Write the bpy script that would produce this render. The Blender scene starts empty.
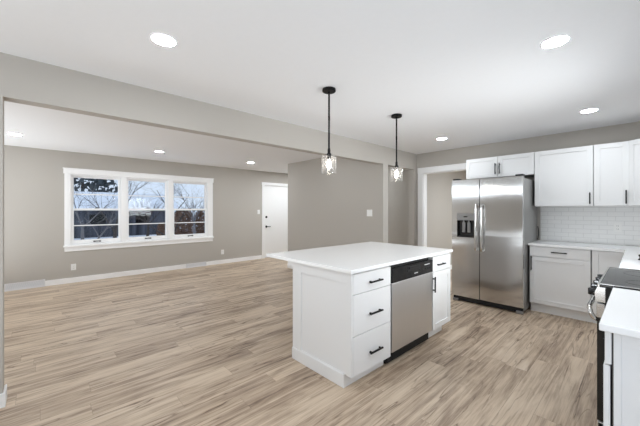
import bpy, bmesh, math, random
from mathutils import Vector, Matrix

PI = math.pi
C = bpy.context.scene.collection
S = bpy.context.scene

# ------------------------------------------------------------------ camera
YAW = math.atan(323 / 300.0)
cam_d = bpy.data.cameras.new('camera')
cam_d.sensor_fit = 'HORIZONTAL'
cam_d.sensor_width = 36.0
cam_d.lens = 300.0 * 36.0 / 640.0
cam_d.shift_y = -3.0 / 640.0
cam_d.clip_start = 0.02
cam = bpy.data.objects.new('camera', cam_d)
cam.location = (0, 0, 1.357)
cam.rotation_euler = (PI / 2, 0, YAW)
C.objects.link(cam)
S.camera = cam

# ------------------------------------------------------------------ light and exposure
S.view_settings.view_transform = 'Standard'
S.view_settings.look = 'None'
S.view_settings.gamma = 1.0
S.view_settings.use_curve_mapping = False
S.view_settings.exposure = 0.33
S.cycles.max_bounces = 10
S.cycles.diffuse_bounces = 6
S.cycles.glossy_bounces = 5
S.cycles.transparent_max_bounces = 16
S.cycles.sample_clamp_indirect = 6.0
S.cycles.caustics_reflective = False
S.cycles.caustics_refractive = False
S.cycles.use_denoising = True

world = bpy.data.worlds.new('overcast_sky')
S.world = world
world.use_nodes = True
_bg = world.node_tree.nodes['Background']
_bg.inputs['Color'].default_value = (0.74, 0.84, 1.0, 1)
_bg.inputs['Strength'].default_value = 0.85

LENS_EMIT = 132.0
FILL_KITCH_EMIT = 75.0  # strengths of the added, unseen ceiling lights, down to the utility room
FILL_LIVROW_EMIT = 50.0
FILL_ENTRY_EMIT = 370.0
FILL_HALL_EMIT = 165.0
FILL_UTIL_EMIT = 1000.0
BULB_EMIT = 32.0


def fill_area_lamp(name, loc, rot, sx, sy, power, col=(0.915, 0.98, 1.035), spread=PI):
    d = bpy.data.lights.new(name, 'AREA')
    d.shape = 'RECTANGLE'
    d.size, d.size_y = sx, sy
    d.energy = power
    d.color = col
    d.spread = spread
    o = bpy.data.objects.new(name, d)
    o.location = loc
    o.rotation_euler = rot
    C.objects.link(o)
    return o


P_FILL_REAR, P_FILL_RIGHT, P_FILL_NEAR, P_BNC_K, P_BNC_N, P_BNC_L = 24, 22, 4, 28, 6, 52
# added fill lamps, unseen, behind and to the right of the camera
fill_area_lamp('fill_rear', (-3.55, -3.44, 2.125), (PI / 2, 0, 0), 6.5, 0.17, P_FILL_REAR)
fill_area_lamp('fill_right', (0.66, 3.05, 1.48), (PI / 2, 0, PI / 2), 1.2, 0.80, P_FILL_RIGHT, (0.99, 0.985, 0.98), math.radians(105))
fill_area_lamp('fill_right_near', (0.66, 0.40, 1.10), (PI / 2, 0, PI / 2), 2.1, 2.0, P_FILL_NEAR)
# added fill lamps beside and behind the camera, unseen, bounced off the ceiling
fill_area_lamp('bounce_fill_kitchen', (-1.2, -1.6, 0.5), (PI * 0.86, 0, 0), 2.4, 1.2, P_BNC_K)
fill_area_lamp('bounce_fill_near', (0.26, 0.80, 0.9), (PI, 0, 0), 0.4, 1.4, P_BNC_N, (0.87, 0.98, 1.08))
fill_area_lamp('bounce_fill_living', (-6.05, -1.9, 0.15), (PI, 0, 0), 2.0, 1.6, P_BNC_L)

# ------------------------------------------------------------------ materials


def new_mat(name):
    m = bpy.data.materials.new(name)
    m.use_nodes = True
    nt = m.node_tree
    return m, nt, nt.nodes['Principled BSDF']


def srgb(r, g, b):
    def f(c):
        c /= 255.0
        return c / 12.92 if c <= 0.04045 else ((c + 0.055) / 1.055) ** 2.4
    return (f(r), f(g), f(b), 1)


def plain(name, col, rough=0.5, metal=0.0, var=0.03, scale=40.0, bump=0.0, spec=0.5):
    m, nt, p = new_mat(name)
    N, L = nt.nodes, nt.links
    tc = N.new('ShaderNodeTexCoord')
    no = N.new('ShaderNodeTexNoise')
    no.inputs['Scale'].default_value = scale
    no.inputs['Detail'].default_value = 3
    L.new(tc.outputs['Object'], no.inputs['Vector'])
    mx = N.new('ShaderNodeMix')
    mx.data_type = 'RGBA'
    mx.inputs[6].default_value = tuple(c * (1 - var) for c in col[:3]) + (1,)
    mx.inputs[7].default_value = tuple(min(1, c * (1 + var)) for c in col[:3]) + (1,)
    L.new(no.outputs['Fac'], mx.inputs[0])
    L.new(mx.outputs[2], p.inputs['Base Color'])
    p.inputs['Roughness'].default_value = rough
    p.inputs['Metallic'].default_value = metal
    p.inputs['Specular IOR Level'].default_value = spec
    if bump > 0:
        b = N.new('ShaderNodeBump')
        b.inputs['Strength'].default_value = bump
        b.inputs['Distance'].default_value = 0.002
        L.new(no.outputs['Fac'], b.inputs['Height'])
        L.new(b.outputs['Normal'], p.inputs['Normal'])
    return m


def emitter(name, col, strength):
    m, nt, p = new_mat(name)
    p.inputs['Base Color'].default_value = (0.9, 0.9, 0.9, 1)
    p.inputs['Emission Color'].default_value = col
    p.inputs['Emission Strength'].default_value = strength
    return m


def clear_glass(name, tint=(1, 1, 1, 1), ior=1.45, bump=0.0, rough=0.02, haze=0.0):
    m, nt, p = new_mat(name)
    N, L = nt.nodes, nt.links
    N.remove(p)
    out = [n for n in N if n.type == 'OUTPUT_MATERIAL'][0]
    tr = N.new('ShaderNodeBsdfTransparent')
    tr.inputs['Color'].default_value = tint
    gl = N.new('ShaderNodeBsdfGlossy')
    gl.inputs['Roughness'].default_value = rough
    fr = N.new('ShaderNodeLayerWeight')
    fr.inputs['Blend'].default_value = 0.5
    pw = N.new('ShaderNodeMath')
    pw.operation = 'POWER'
    pw.inputs[1].default_value = 4.0
    L.new(fr.outputs['Facing'], pw.inputs[0])
    sc = N.new('ShaderNodeMath')
    sc.operation = 'MULTIPLY_ADD'
    sc.inputs[1].default_value = 0.55
    sc.inputs[2].default_value = ((ior - 1) / (ior + 1)) ** 2
    L.new(pw.outputs[0], sc.inputs[0])
    mx = N.new('ShaderNodeMixShader')
    L.new(sc.outputs[0], mx.inputs['Fac'])
    L.new(tr.outputs[0], mx.inputs[1])
    L.new(gl.outputs[0], mx.inputs[2])
    last = mx
    if haze > 0:
        df = N.new('ShaderNodeBsdfTranslucent')
        df.inputs['Color'].default_value = (0.95, 0.95, 0.95, 1)
        m2 = N.new('ShaderNodeMixShader')
        m2.inputs['Fac'].default_value = haze
        L.new(mx.outputs[0], m2.inputs[1])
        L.new(df.outputs[0], m2.inputs[2])
        last = m2
    L.new(last.outputs[0], out.inputs['Surface'])
    if bump > 0:
        tc = N.new('ShaderNodeTexCoord')
        no = N.new('ShaderNodeTexVoronoi')
        no.inputs['Scale'].default_value = 70
        L.new(tc.outputs['Object'], no.inputs['Vector'])
        b = N.new('ShaderNodeBump')
        b.inputs['Strength'].default_value = bump
        b.inputs['Distance'].default_value = 0.004
        L.new(no.outputs['Distance'], b.inputs['Height'])
        L.new(b.outputs['Normal'], gl.inputs['Normal'])
        L.new(b.outputs['Normal'], fr.inputs['Normal'])
    return m


def steel(name, col, rough, aniso=0.0, tangent=None, axis_scale=(3, 3, 220), wave=0.0):
    """brushed stainless: fine streaks, highlights stretched along the tangent, slightly wavy sheet"""
    m, nt, p = new_mat(name)
    N, L = nt.nodes, nt.links
    tc = N.new('ShaderNodeTexCoord')
    mp = N.new('ShaderNodeMapping')
    mp.inputs['Scale'].default_value = axis_scale
    no = N.new('ShaderNodeTexNoise')
    no.inputs['Scale'].default_value = 3
    no.inputs['Detail'].default_value = 4
    L.new(tc.outputs['Object'], mp.inputs['Vector'])
    L.new(mp.outputs['Vector'], no.inputs['Vector'])
    mr = N.new('ShaderNodeMapRange')
    mr.inputs['To Min'].default_value = rough - 0.02
    mr.inputs['To Max'].default_value = rough + 0.02
    L.new(no.outputs['Fac'], mr.inputs['Value'])
    L.new(mr.outputs[0], p.inputs['Roughness'])
    mx = N.new('ShaderNodeMix')
    mx.data_type = 'RGBA'
    mx.inputs[6].default_value = tuple(c * 0.95 for c in col[:3]) + (1,)
    mx.inputs[7].default_value = tuple(min(1, c * 1.05) for c in col[:3]) + (1,)
    L.new(no.outputs['Fac'], mx.inputs[0])
    L.new(mx.outputs[2], p.inputs['Base Color'])
    p.inputs['Metallic'].default_value = 1.0
    if aniso > 0:
        p.inputs['Anisotropic'].default_value = aniso
        cx = N.new('ShaderNodeCombineXYZ')
        for i in range(3):
            cx.inputs[i].default_value = tangent[i]
        L.new(cx.outputs[0], p.inputs['Tangent'])
    if wave > 0:
        n2 = N.new('ShaderNodeTexNoise')
        n2.inputs['Scale'].default_value = 2.6
        n2.inputs['Detail'].default_value = 0
        L.new(tc.outputs['Object'], n2.inputs['Vector'])
        b = N.new('ShaderNodeBump')
        b.inputs['Strength'].default_value = 1.0
        b.inputs['Distance'].default_value = wave
        L.new(n2.outputs['Fac'], b.inputs['Height'])
        L.new(b.outputs['Normal'], p.inputs['Normal'])
    return m


def plank_floor():
    m, nt, p = new_mat('vinyl_plank')
    N, L = nt.nodes, nt.links

    def math_(op, a, b=None, c=None):
        n = N.new('ShaderNodeMath')
        n.operation = op
        for i, v in enumerate((a, b, c)):
            if v is None:
                continue
            if isinstance(v, (int, float)):
                n.inputs[i].default_value = v
            else:
                L.new(v, n.inputs[i])
        return n.outputs[0]
    tc = N.new('ShaderNodeTexCoord')
    sp = N.new('ShaderNodeSeparateXYZ')
    L.new(tc.outputs['Object'], sp.inputs[0])
    W, LEN = 0.165, 1.22
    xs = math_('DIVIDE', sp.outputs['X'], W)
    row = math_('FLOOR', xs)
    fx = math_('FRACT', xs)
    wn = N.new('ShaderNodeTexWhiteNoise')
    wn.noise_dimensions = '1D'
    L.new(row, wn.inputs['W'])
    ys = math_('ADD', math_('DIVIDE', sp.outputs['Y'], LEN), wn.outputs['Value'])
    col = math_('FLOOR', ys)
    fy = math_('FRACT', ys)
    cid = N.new('ShaderNodeCombineXYZ')
    L.new(row, cid.inputs[0])
    L.new(col, cid.inputs[1])
    wn2 = N.new('ShaderNodeTexWhiteNoise')
    wn2.noise_dimensions = '3D'
    L.new(cid.outputs[0], wn2.inputs['Vector'])
    tone = wn2.outputs['Value']
    sc = N.new('ShaderNodeSeparateColor')
    L.new(wn2.outputs['Color'], sc.inputs[0])
    # grain space: shifted by plank
    gv = N.new('ShaderNodeCombineXYZ')
    L.new(math_('ADD', sp.outputs['X'], math_('MULTIPLY', sc.outputs[0], 40)), gv.inputs[0])
    L.new(math_('ADD', sp.outputs['Y'], math_('MULTIPLY', sc.outputs[1], 40)), gv.inputs[1])

    def noise(scale, vec, detail=5, dist=0.0, rough=0.55):
        mp = N.new('ShaderNodeMapping')
        mp.inputs['Scale'].default_value = scale
        L.new(vec, mp.inputs['Vector'])
        n = N.new('ShaderNodeTexNoise')
        n.inputs['Scale'].default_value = 1
        n.inputs['Detail'].default_value = detail
        n.inputs['Distortion'].default_value = dist
        n.inputs['Roughness'].default_value = rough
        L.new(mp.outputs[0], n.inputs['Vector'])
        return n.outputs['Fac']
    broad = noise((20, 0.8, 1), gv.outputs[0], 6, 0.8, 0.62)
    fine = noise((120, 3.0, 1), gv.outputs[0], 5, 0.3, 0.7)
    # cathedral veins: thin dark lines where a slow noise crosses levels
    slow = noise((8, 0.75, 1), gv.outputs[0], 3, 1.0, 0.5)
    band = math_('ABSOLUTE', math_('SUBTRACT', math_('FRACT', math_('MULTIPLY', slow, 5.0)), 0.5))
    vein = math_('POWER', math_('SUBTRACT', 1.0, math_('MULTIPLY', band, 2.0)), 8.0)
    patch = noise((6, 1.3, 1), gv.outputs[0], 3, 0.6)
    pm = N.new('ShaderNodeMapRange')
    pm.inputs['From Min'].default_value = 0.41
    pm.inputs['From Max'].default_value = 0.62
    L.new(patch, pm.inputs['Value'])
    # smoky brown patches round the veins
    smoke = noise((9, 1.5, 1), gv.outputs[0], 4, 1.4)
    veinm = math_('MULTIPLY', vein, pm.outputs[0])
    v = math_('ADD', math_('MULTIPLY', broad, 0.52), math_('MULTIPLY', fine, 0.26))
    v = math_('ADD', v, math_('MULTIPLY', math_('SUBTRACT', smoke, 0.36), 0.34))
    v = math_('ADD', v, math_('MULTIPLY', math_('SUBTRACT', tone, 0.5), 0.10))
    ramp = N.new('ShaderNodeValToRGB')
    e = ramp.color_ramp.elements
    e[0].position, e[0].color = 0.29, srgb(128, 108, 91)
    e[1].position, e[1].color = 0.60, srgb(215, 198, 177)
    a = e.new(0.38)
    a.color = srgb(172, 151, 130)
    a = e.new(0.49)
    a.color = srgb(204, 184, 161)
    L.new(v, ramp.inputs['Fac'])
    mv = N.new('ShaderNodeMix')
    mv.data_type = 'RGBA'
    mv.blend_type = 'MULTIPLY'
    L.new(math_('MULTIPLY', veinm, 0.95), mv.inputs[0])
    L.new(ramp.outputs[0], mv.inputs[6])
    mv.inputs[7].default_value = srgb(120, 96, 78)
    # seams
    ex = math_('MINIMUM', fx, math_('SUBTRACT', 1.0, fx))
    ey = math_('MINIMUM', fy, math_('SUBTRACT', 1.0, fy))
    seam = math_('MAXIMUM', math_('LESS_THAN', ex, 0.010), math_('LESS_THAN', ey, 0.0013))
    ms = N.new('ShaderNodeMix')
    ms.data_type = 'RGBA'
    ms.blend_type = 'MULTIPLY'
    L.new(math_('MULTIPLY', seam, 0.30), ms.inputs[0])
    L.new(mv.outputs[2], ms.inputs[6])
    ms.inputs[7].default_value = srgb(120, 98, 80)
    L.new(ms.outputs[2], p.inputs['Base Color'])
    p.inputs['Roughness'].default_value = 0.42
    p.inputs['Specular IOR Level'].default_value = 0.42
    b = N.new('ShaderNodeBump')
    b.inputs['Strength'].default_value = 0.12
    b.inputs['Distance'].default_value = 0.001
    L.new(fine, b.inputs['Height'])
    L.new(b.outputs['Normal'], p.inputs['Normal'])
    return m


def tile_mat():
    m, nt, p = new_mat('subway_tile')
    N, L = nt.nodes, nt.links
    tc = N.new('ShaderNodeTexCoord')
    sp = N.new('ShaderNodeSeparateXYZ')
    L.new(tc.outputs['Object'], sp.inputs[0])
    cb = N.new('ShaderNodeCombineXYZ')
    ad = N.new('ShaderNodeMath')
    ad.operation = 'ADD'
    L.new(sp.outputs['X'], ad.inputs[0])
    L.new(sp.outputs['Y'], ad.inputs[1])
    L.new(ad.outputs[0], cb.inputs[0])
    L.new(sp.outputs['Z'], cb.inputs[1])
    br = N.new('ShaderNodeTexBrick')
    br.inputs['Scale'].default_value = 1.0
    br.inputs['Brick Width'].default_value = 0.155
    br.inputs['Row Height'].default_value = 0.058
    br.inputs['Mortar Size'].default_value = 0.0028
    br.inputs['Mortar Smooth'].default_value = 0.3
    br.inputs['Color1'].default_value = (0.90, 0.90, 0.89, 1)
    br.inputs['Color2'].default_value = (0.88, 0.88, 0.87, 1)
    br.inputs['Mortar'].default_value = (0.74, 0.74, 0.73, 1)
    L.new(cb.outputs[0], br.inputs['Vector'])
    L.new(br.outputs['Color'], p.inputs['Base Color'])
    p.inputs['Roughness'].default_value = 0.22
    b = N.new('ShaderNodeBump')
    b.invert = True
    b.inputs['Strength'].default_value = 0.4
    b.inputs['Distance'].default_value = 0.002
    L.new(br.outputs['Fac'], b.inputs['Height'])
    L.new(b.outputs['Normal'], p.inputs['Normal'])
    return m


def siding_mat(name, c1, c2, pitch):
    m, nt, p = new_mat(name)
    N, L = nt.nodes, nt.links
    tc = N.new('ShaderNodeTexCoord')
    mp = N.new('ShaderNodeMapping')
    mp.inputs['Scale'].default_value = (1, 1 / pitch, 0.15)
    L.new(tc.outputs['Object'], mp.inputs['Vector'])
    no = N.new('ShaderNodeTexNoise')
    no.inputs['Scale'].default_value = 1.0
    no.inputs['Detail'].default_value = 4
    L.new(mp.outputs[0], no.inputs['Vector'])
    r = N.new('ShaderNodeValToRGB')
    r.color_ramp.elements[0].position, r.color_ramp.elements[0].color = 0.35, c1
    r.color_ramp.elements[1].position, r.color_ramp.elements[1].color = 0.68, c2
    L.new(no.outputs['Fac'], r.inputs['Fac'])
    L.new(r.outputs[0], p.inputs['Base Color'])
    p.inputs['Roughness'].default_value = 0.85
    return m


M = {
    'wall': plain('greige_wall_paint', srgb(187, 182, 175), 0.75, var=0.012, scale=60, bump=0.05, spec=0.25),
    'ceil': plain('ceiling_paint', srgb(243, 244, 246), 0.9, var=0.012, scale=25, bump=0.08, spec=0.2),
    'trim': plain('white_trim_paint', srgb(250, 250, 250), 0.42, var=0.008),
    'cab': plain('white_cabinet_paint', srgb(232, 232, 232), 0.38, var=0.006),
    'quartz': plain('white_quartz', srgb(246, 246, 246), 0.2, var=0.006, scale=120),
    'floor': plank_floor(),
    'tile': tile_mat(),
    'steel': steel('brushed_stainless', srgb(198, 197, 196), 0.14, 0.93, (1, 0, 0), (2, 2, 200), 0.004),
    'steel_dw': steel('satin_stainless', srgb(226, 226, 226), 0.42, 0.4, (0, 1, 0), (260, 260, 2)),
    'steel_bar': steel('polished_stainless', srgb(214, 213, 211), 0.16),
    'grey': plain('grey_appliance_side', srgb(158, 157, 155), 0.4, 0.6, var=0.02),
    'disp': plain('grey_dispenser_panel', srgb(140, 139, 138), 0.3, 0.5, var=0.02),
    'black': plain('black_metal', srgb(14, 14, 15), 0.5, 0.0, var=0.1, spec=0.25),
    'blackgloss': plain('black_gloss_plastic', srgb(16, 16, 17), 0.16, 0.0, var=0.08),
    'cooktop': plain('black_ceramic_glass', srgb(20, 20, 21), 0.08, 0.0, var=0.05),
    'burner': plain('grey_burner_print', srgb(34, 34, 35), 0.12, var=0.05),
    'blackmatte': plain('black_matte_plastic', srgb(18, 18, 18), 0.7, var=0.1),
    'mark': plain('pale_grey_print', srgb(190, 190, 190), 0.5),
    'plate': plain('white_plastic', srgb(240, 240, 238), 0.35, var=0.006),
    'slot': plain('dark_slot', srgb(60, 58, 56), 0.6),
    'vent': plain('white_register_metal', srgb(232, 232, 234), 0.4, var=0.01),
    'ventgap': plain('grey_register_gap', srgb(222, 224, 228), 0.6),
    'lens': emitter('downlight_lens', (0.915, 0.98, 1.035, 1), LENS_EMIT),
    'fill_lens_near': emitter('kitchen_fill_lens', (0.915, 0.98, 1.035, 1), FILL_KITCH_EMIT),  # from here to the utility room: lenses of added, unseen lights
    'fill_lens_row': emitter('living_fill_lens', (0.915, 0.98, 1.035, 1), FILL_LIVROW_EMIT),
    'fill_lens_entry': emitter('entry_fill_lens', (0.915, 0.98, 1.035, 1), FILL_ENTRY_EMIT),
    'fill_lens_hall': emitter('hall_fill_lens', (0.915, 0.98, 1.035, 1), FILL_HALL_EMIT),
    'fill_lens_util': emitter('utility_fill_lens', (0.915, 0.98, 1.035, 1), FILL_UTIL_EMIT),
    'bulb': emitter('lit_bulb', (1.0, 0.93, 0.84, 1), BULB_EMIT),
    'pglass': clear_glass('seeded_glass', (0.985, 0.985, 0.985, 1), 1.3, 0.12, 0.05, 0.04),
    'wglass': clear_glass('window_glass', (0.93, 0.95, 0.96, 1), 1.2),
    'snow': plain('snow', srgb(236, 240, 248), 0.9, var=0.05, scale=0.6),
    'siding': siding_mat('dark_board_siding', srgb(48, 48, 54), srgb(96, 98, 108), 0.45),
    'bark': plain('grey_bark', srgb(74, 66, 62), 0.9, var=0.3, scale=6),
    'snowbark': plain('snow_dusted_bark', srgb(120, 116, 116), 0.9, var=0.45, scale=3),
    'pine': plain('dark_evergreen', srgb(84, 92, 96), 0.95, var=0.4, scale=3),
    'brownleaf': plain('dry_brown_leaves', srgb(128, 100, 84), 0.95, var=0.35, scale=4),
}

# ------------------------------------------------------------------ mesh helpers


def add_box(bm, x0, x1, y0, y1, z0, z1, bev=0.0, seg=2):
    vs = [bm.verts.new((x, y, z)) for z in (z0, z1) for (x, y) in ((x0, y0), (x1, y0), (x1, y1), (x0, y1))]
    fs = [bm.faces.new([vs[i] for i in f]) for f in
          ((3, 2, 1, 0), (4, 5, 6, 7), (0, 1, 5, 4), (1, 2, 6, 5), (2, 3, 7, 6), (3, 0, 4, 7))]
    if bev > 0:
        bev = min(bev, 0.45 * min(x1 - x0, y1 - y0, z1 - z0))
        es = {e for f in fs for e in f.edges}
        bmesh.ops.bevel(bm, geom=list(es), offset=bev, segments=seg, profile=0.5, affect='EDGES')


def add_prism(bm, pts, z0, z1, bev=0.0):
    a = [bm.verts.new((x, y, z0)) for x, y in pts]
    b = [bm.verts.new((x, y, z1)) for x, y in pts]
    n = len(pts)
    fs = [bm.faces.new(a[::-1]), bm.faces.new(b)]
    for i in range(n):
        fs.append(bm.faces.new((a[i], a[(i + 1) % n], b[(i + 1) % n], b[i])))
    if bev > 0:
        es = {e for f in fs for e in f.edges}
        bmesh.ops.bevel(bm, geom=list(es), offset=bev, segments=2, profile=0.5, affect='EDGES')


def add_lathe(bm, prof, c=(0, 0, 0), n=28, axis='Z', close=True):
    """prof: list of (radius, height)"""
    rings = []
    for r, h in prof:
        ring = []
        for k in range(n):
            t = 2 * PI * k / n
            a, b = r * math.cos(t), r * math.sin(t)
            if axis == 'Z':
                v = (a, b, h)
            elif axis == 'X':
                v = (h, a, b)
            else:
                v = (b, h, a)
            ring.append(bm.verts.new((v[0] + c[0], v[1] + c[1], v[2] + c[2])))
        rings.append(ring)
    for i in range(len(rings) - 1):
        for k in range(n):
            bm.faces.new((rings[i][k], rings[i][(k + 1) % n], rings[i + 1][(k + 1) % n], rings[i + 1][k]))
    if close:
        bm.faces.new(rings[0][::-1])
        bm.faces.new(rings[-1])


def add_tube(bm, pts, rad, n=10):
    pts = [Vector(p) for p in pts]
    rads = rad if isinstance(rad, (list, tuple)) else [rad] * len(pts)
    rings = []
    prev = None
    for i, p in enumerate(pts):
        d = (pts[min(i + 1, len(pts) - 1)] - pts[max(i - 1, 0)]).normalized()
        if prev is None:
            up = Vector((0, 0, 1)) if abs(d.z) < 0.9 else Vector((1, 0, 0))
            u = d.cross(up).normalized()
        else:
            u = (prev - d * prev.dot(d)).normalized()
        prev = u
        w = d.cross(u)
        rings.append([bm.verts.new(p + (u * math.cos(2 * PI * k / n) + w * math.sin(2 * PI * k / n)) * rads[i]) for k in range(n)])
    for i in range(len(rings) - 1):
        for k in range(n):
            bm.faces.new((rings[i][k], rings[i][(k + 1) % n], rings[i + 1][(k + 1) % n], rings[i + 1][k]))
    bm.faces.new(rings[0][::-1])
    bm.faces.new(rings[-1])


def obj(name, bm, mat, parent=None, smooth=False):
    bmesh.ops.recalc_face_normals(bm, faces=bm.faces[:])
    me = bpy.data.meshes.new(name)
    bm.to_mesh(me)
    bm.free()
    if smooth:
        me.polygons.foreach_set('use_smooth', [True] * len(me.polygons))
    me.materials.append(mat)
    o = bpy.data.objects.new(name, me)
    C.objects.link(o)
    if parent:
        o.parent = parent
    return o


def box(name, mat, dims, parent=None, bev=0.0):
    bm = bmesh.new()
    add_box(bm, *dims, bev=bev)
    return obj(name, bm, mat, parent)


def boxes(name, mat, lst, parent=None, bev=0.0):
    bm = bmesh.new()
    for d in lst:
        add_box(bm, *d, bev=bev)
    return obj(name, bm, mat, parent)


def thing(name, label, cat, loc=(0, 0, 0), rotz=0.0, group=None):
    o = bpy.data.objects.new(name, None)
    o.empty_display_size = 0.1
    C.objects.link(o)
    o.location = loc
    o.rotation_euler = (0, 0, rotz)
    o['label'] = label
    o['category'] = cat
    if group:
        o['group'] = group
    return o


def tag(o, label, cat, group=None):
    o['label'] = label
    o['category'] = cat
    if group:
        o['group'] = group
    return o


def struct(o, label=None, cat=None):
    o['kind'] = 'structure'
    if label:
        o['label'] = label
        o['category'] = cat
    return o


def dup(root, loc, label):
    r = root.copy()
    C.objects.link(r)
    r.location = loc
    r['label'] = label
    for ch in list(root.children):
        c = ch.copy()
        C.objects.link(c)
        c.parent = r
        for g in list(ch.children):
            d = g.copy()
            C.objects.link(d)
            d.parent = c
    return r


# ------------------------------------------------------------------ the room shell
H = 2.44
XL = -7.24      # wall with the triple window
YB = 5.36       # kitchen wall with the refrigerator
XR = 0.505      # wall behind the range
YF = -3.3       # wall behind the camera
BX0, BX1 = -3.12, -3.0   # line of the dropped beam
Y_HALL = 5.75
Y_UTIL = 8.3

struct(box('floor', M['floor'], (XL - 0.15, XR + 0.13, YF - 0.12, Y_UTIL + 0.12, -0.10, 0.0)),
       'light tan wood plank floor running through both rooms', 'floor')
struct(box('ceiling', M['ceil'], (XL - 0.15, XR + 0.13, YF - 0.12, Y_UTIL + 0.12, H, H + 0.12)),
       'flat white ceiling over kitchen and living room', 'ceiling')

WY0, WY1, WZ0, WZ1 = 0.39, 2.985, 0.70, 2.03
DY0, DY1, DZ1 = 4.60, 5.53, 2.06
xa, xb = XL - 0.15, XL
struct(boxes('wall_left', M['wall'], [
    (xa, xb, YF, WY0, 0, H), (xa, xb, WY0, WY1, 0, WZ0), (xa, xb, WY0, WY1, WZ1, H),
    (xa, xb, WY1, DY0, 0, H), (xa, xb, DY0, DY1, DZ1, H), (xa, xb, DY1, Y_HALL + 0.12, 0, H)]),
    'greige living room wall with the triple window', 'wall')
struct(boxes('wall_back', M['wall'], [
    (-3.0, -2.87, YB, YB + 0.13, 0, H), (-2.87, -2.05, YB, YB + 0.13, 2.06, H), (-2.05, XR, YB, YB + 0.13, 0, H)]),
    'greige kitchen wall behind the refrigerator and cabinets', 'wall')
struct(boxes('wall_middle', M['wall'], [
    (BX0, BX1, -0.70, -0.195, 0, H), (BX0, BX1, YF, -0.70, 2.14, H), (BX0, BX1, 5.26, Y_UTIL, 0, H), (BX0, BX1, 4.25, 4.39, 0, 2.14)]),
    'greige wall line carrying the dropped beam', 'wall')
struct(box('beam', M['wall'], (BX0, BX1, -0.195, 5.26, 2.14, H)),
       'long greige dropped beam between kitchen and living room', 'beam')
struct(box('wall_hall', M['wall'], (-5.69, BX0, 4.25, 4.39, 0, H)),
       'greige partition wall beside the front door', 'wall')
struct(box('wall_entry', M['wall'], (XL, BX0, Y_HALL, Y_HALL + 0.12, 0, H)),
       'greige wall at the end of the hall', 'wall')
struct(box('wall_utility', M['wall'], (BX0, XR, Y_UTIL, Y_UTIL + 0.12, 0, H)))
PY0, PY1, PZ1 = -0.70, 1.50, 2.15
SY0, SY1, SZ0, SZ1 = 2.42, 3.68, 1.06, 1.90
xa, xb = XR, XR + 0.13
struct(boxes('wall_right', M['wall'], [
    (xa, xb, YF, PY0, 0, H), (xa, xb, PY0, PY1, PZ1, H), (xa, xb, PY1, SY0, 0, H), (xa, xb, SY0, SY1, 0, SZ0), (xa, xb, SY0, SY1, SZ1, H), (xa, xb, SY1, Y_UTIL, 0, H)]))
RZ0, RZ1 = 1.96, 2.29
RX0, RX1 = -6.85, -0.25
struct(boxes('wall_front', M['wall'], [
    (XL, RX0, YF - 0.12, YF, 0, H), (RX0, RX1, YF - 0.12, YF, 0, RZ0), (RX0, RX1, YF - 0.12, YF, RZ1, H),
    (RX1, XR, YF - 0.12, YF, 0, H)]))
for nm, (x0, x1, y0, y1, z0, z1), ax in (('fill_window_4', (RX0, RX1, YF - 0.09, YF - 0.04, RZ0, RZ1), 'x'),  # unseen openings added to go with the fill lamps
                                         ('fill_window_6', (XR + 0.04, XR + 0.09, PY0, PY1, 0.0, PZ1), 'y'),
                                         ('fill_window_5', (XR + 0.04, XR + 0.09, SY0, SY1, SZ0, SZ1), 'y')):
    w = bpy.data.objects.new(nm, None)
    C.objects.link(w)
    w['kind'] = 'structure'
    t = 0.05
    if ax == 'x':
        xm = (x0 + x1) / 2
        boxes('window_frame', M['trim'], [(x0, x1, y0, y1, z0, z0 + t), (x0, x1, y0, y1, z1 - t, z1),
                                          (x0, x0 + t, y0, y1, z0 + t, z1 - t), (x1 - t, x1, y0, y1, z0 + t, z1 - t),
                                          (xm - t / 2, xm + t / 2, y0, y1, z0 + t, z1 - t)], w)
        box('pane', M['wglass'], (x0 + t, x1 - t, (y0 + y1) / 2 - 0.003, (y0 + y1) / 2 + 0.003, z0 + t, z1 - t), w)
    else:
        boxes('window_frame', M['trim'], [(x0, x1, y0, y1, z0, z0 + t), (x0, x1, y0, y1, z1 - t, z1),
                                          (x0, x1, y0, y0 + t, z0 + t, z1 - t), (x0, x1, y1 - t, y1, z0 + t, z1 - t)], w)
        box('pane', M['wglass'], ((x0 + x1) / 2 - 0.003, (x0 + x1) / 2 + 0.003, y0 + t, y1 - t, z0 + t, z1 - t), w)

# baseboards
bh, bt = 0.098, 0.014
struct(boxes('baseboard_left', M['trim'], [(XL, XL + bt, YF, 4.50, 0, bh)], bev=0.004))
struct(boxes('baseboard_hall', M['trim'], [(-5.69, BX1 + bt, 4.25 - bt, 4.25, 0, bh), (BX1, BX1 + bt, 4.25, 4.39, 0, bh)], bev=0.004))
struct(boxes('baseboard_middle', M['trim'], [
    (BX1, BX1 + bt, -0.70, -0.195 + bt, 0, bh), (BX0 - bt, BX1, -0.195, -0.195 + bt, 0, bh),
    (BX0 - bt, BX0, -0.70, -0.195, 0, bh)], bev=0.004))
struct(boxes('baseboard_entry', M['trim'], [(XL, BX0, Y_HALL - bt, Y_HALL, 0, bh)], bev=0.004))
struct(boxes('baseboard_utility', M['trim'], [(BX1, BX1 + bt, 5.49, Y_UTIL, 0, bh)], bev=0.004))

# ------------------------------------------------------------------ triple window
px = XL + 0.019
struct(boxes('trim_1', M['trim'], [
    (XL, px + 0.010, 0.295, 3.115, 2.03, 2.125), (XL, px + 0.018, 0.285, 3.125, 2.118, 2.135),
    (XL, px, 0.31, 0.40, 0.70, 2.03), (XL, px, 2.977, 3.10, 0.70, 2.03),
    (XL, px, 1.20, 1.285, 0.70, 2.03), (XL, px, 2.085, 2.173, 0.70, 2.03),
    (XL, px + 0.028, 0.295, 3.115, 0.672, 0.70), (XL, px, 0.31, 3.10, 0.588, 0.672)], bev=0.003),
    'white casing round the triple window', 'trim')


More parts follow.
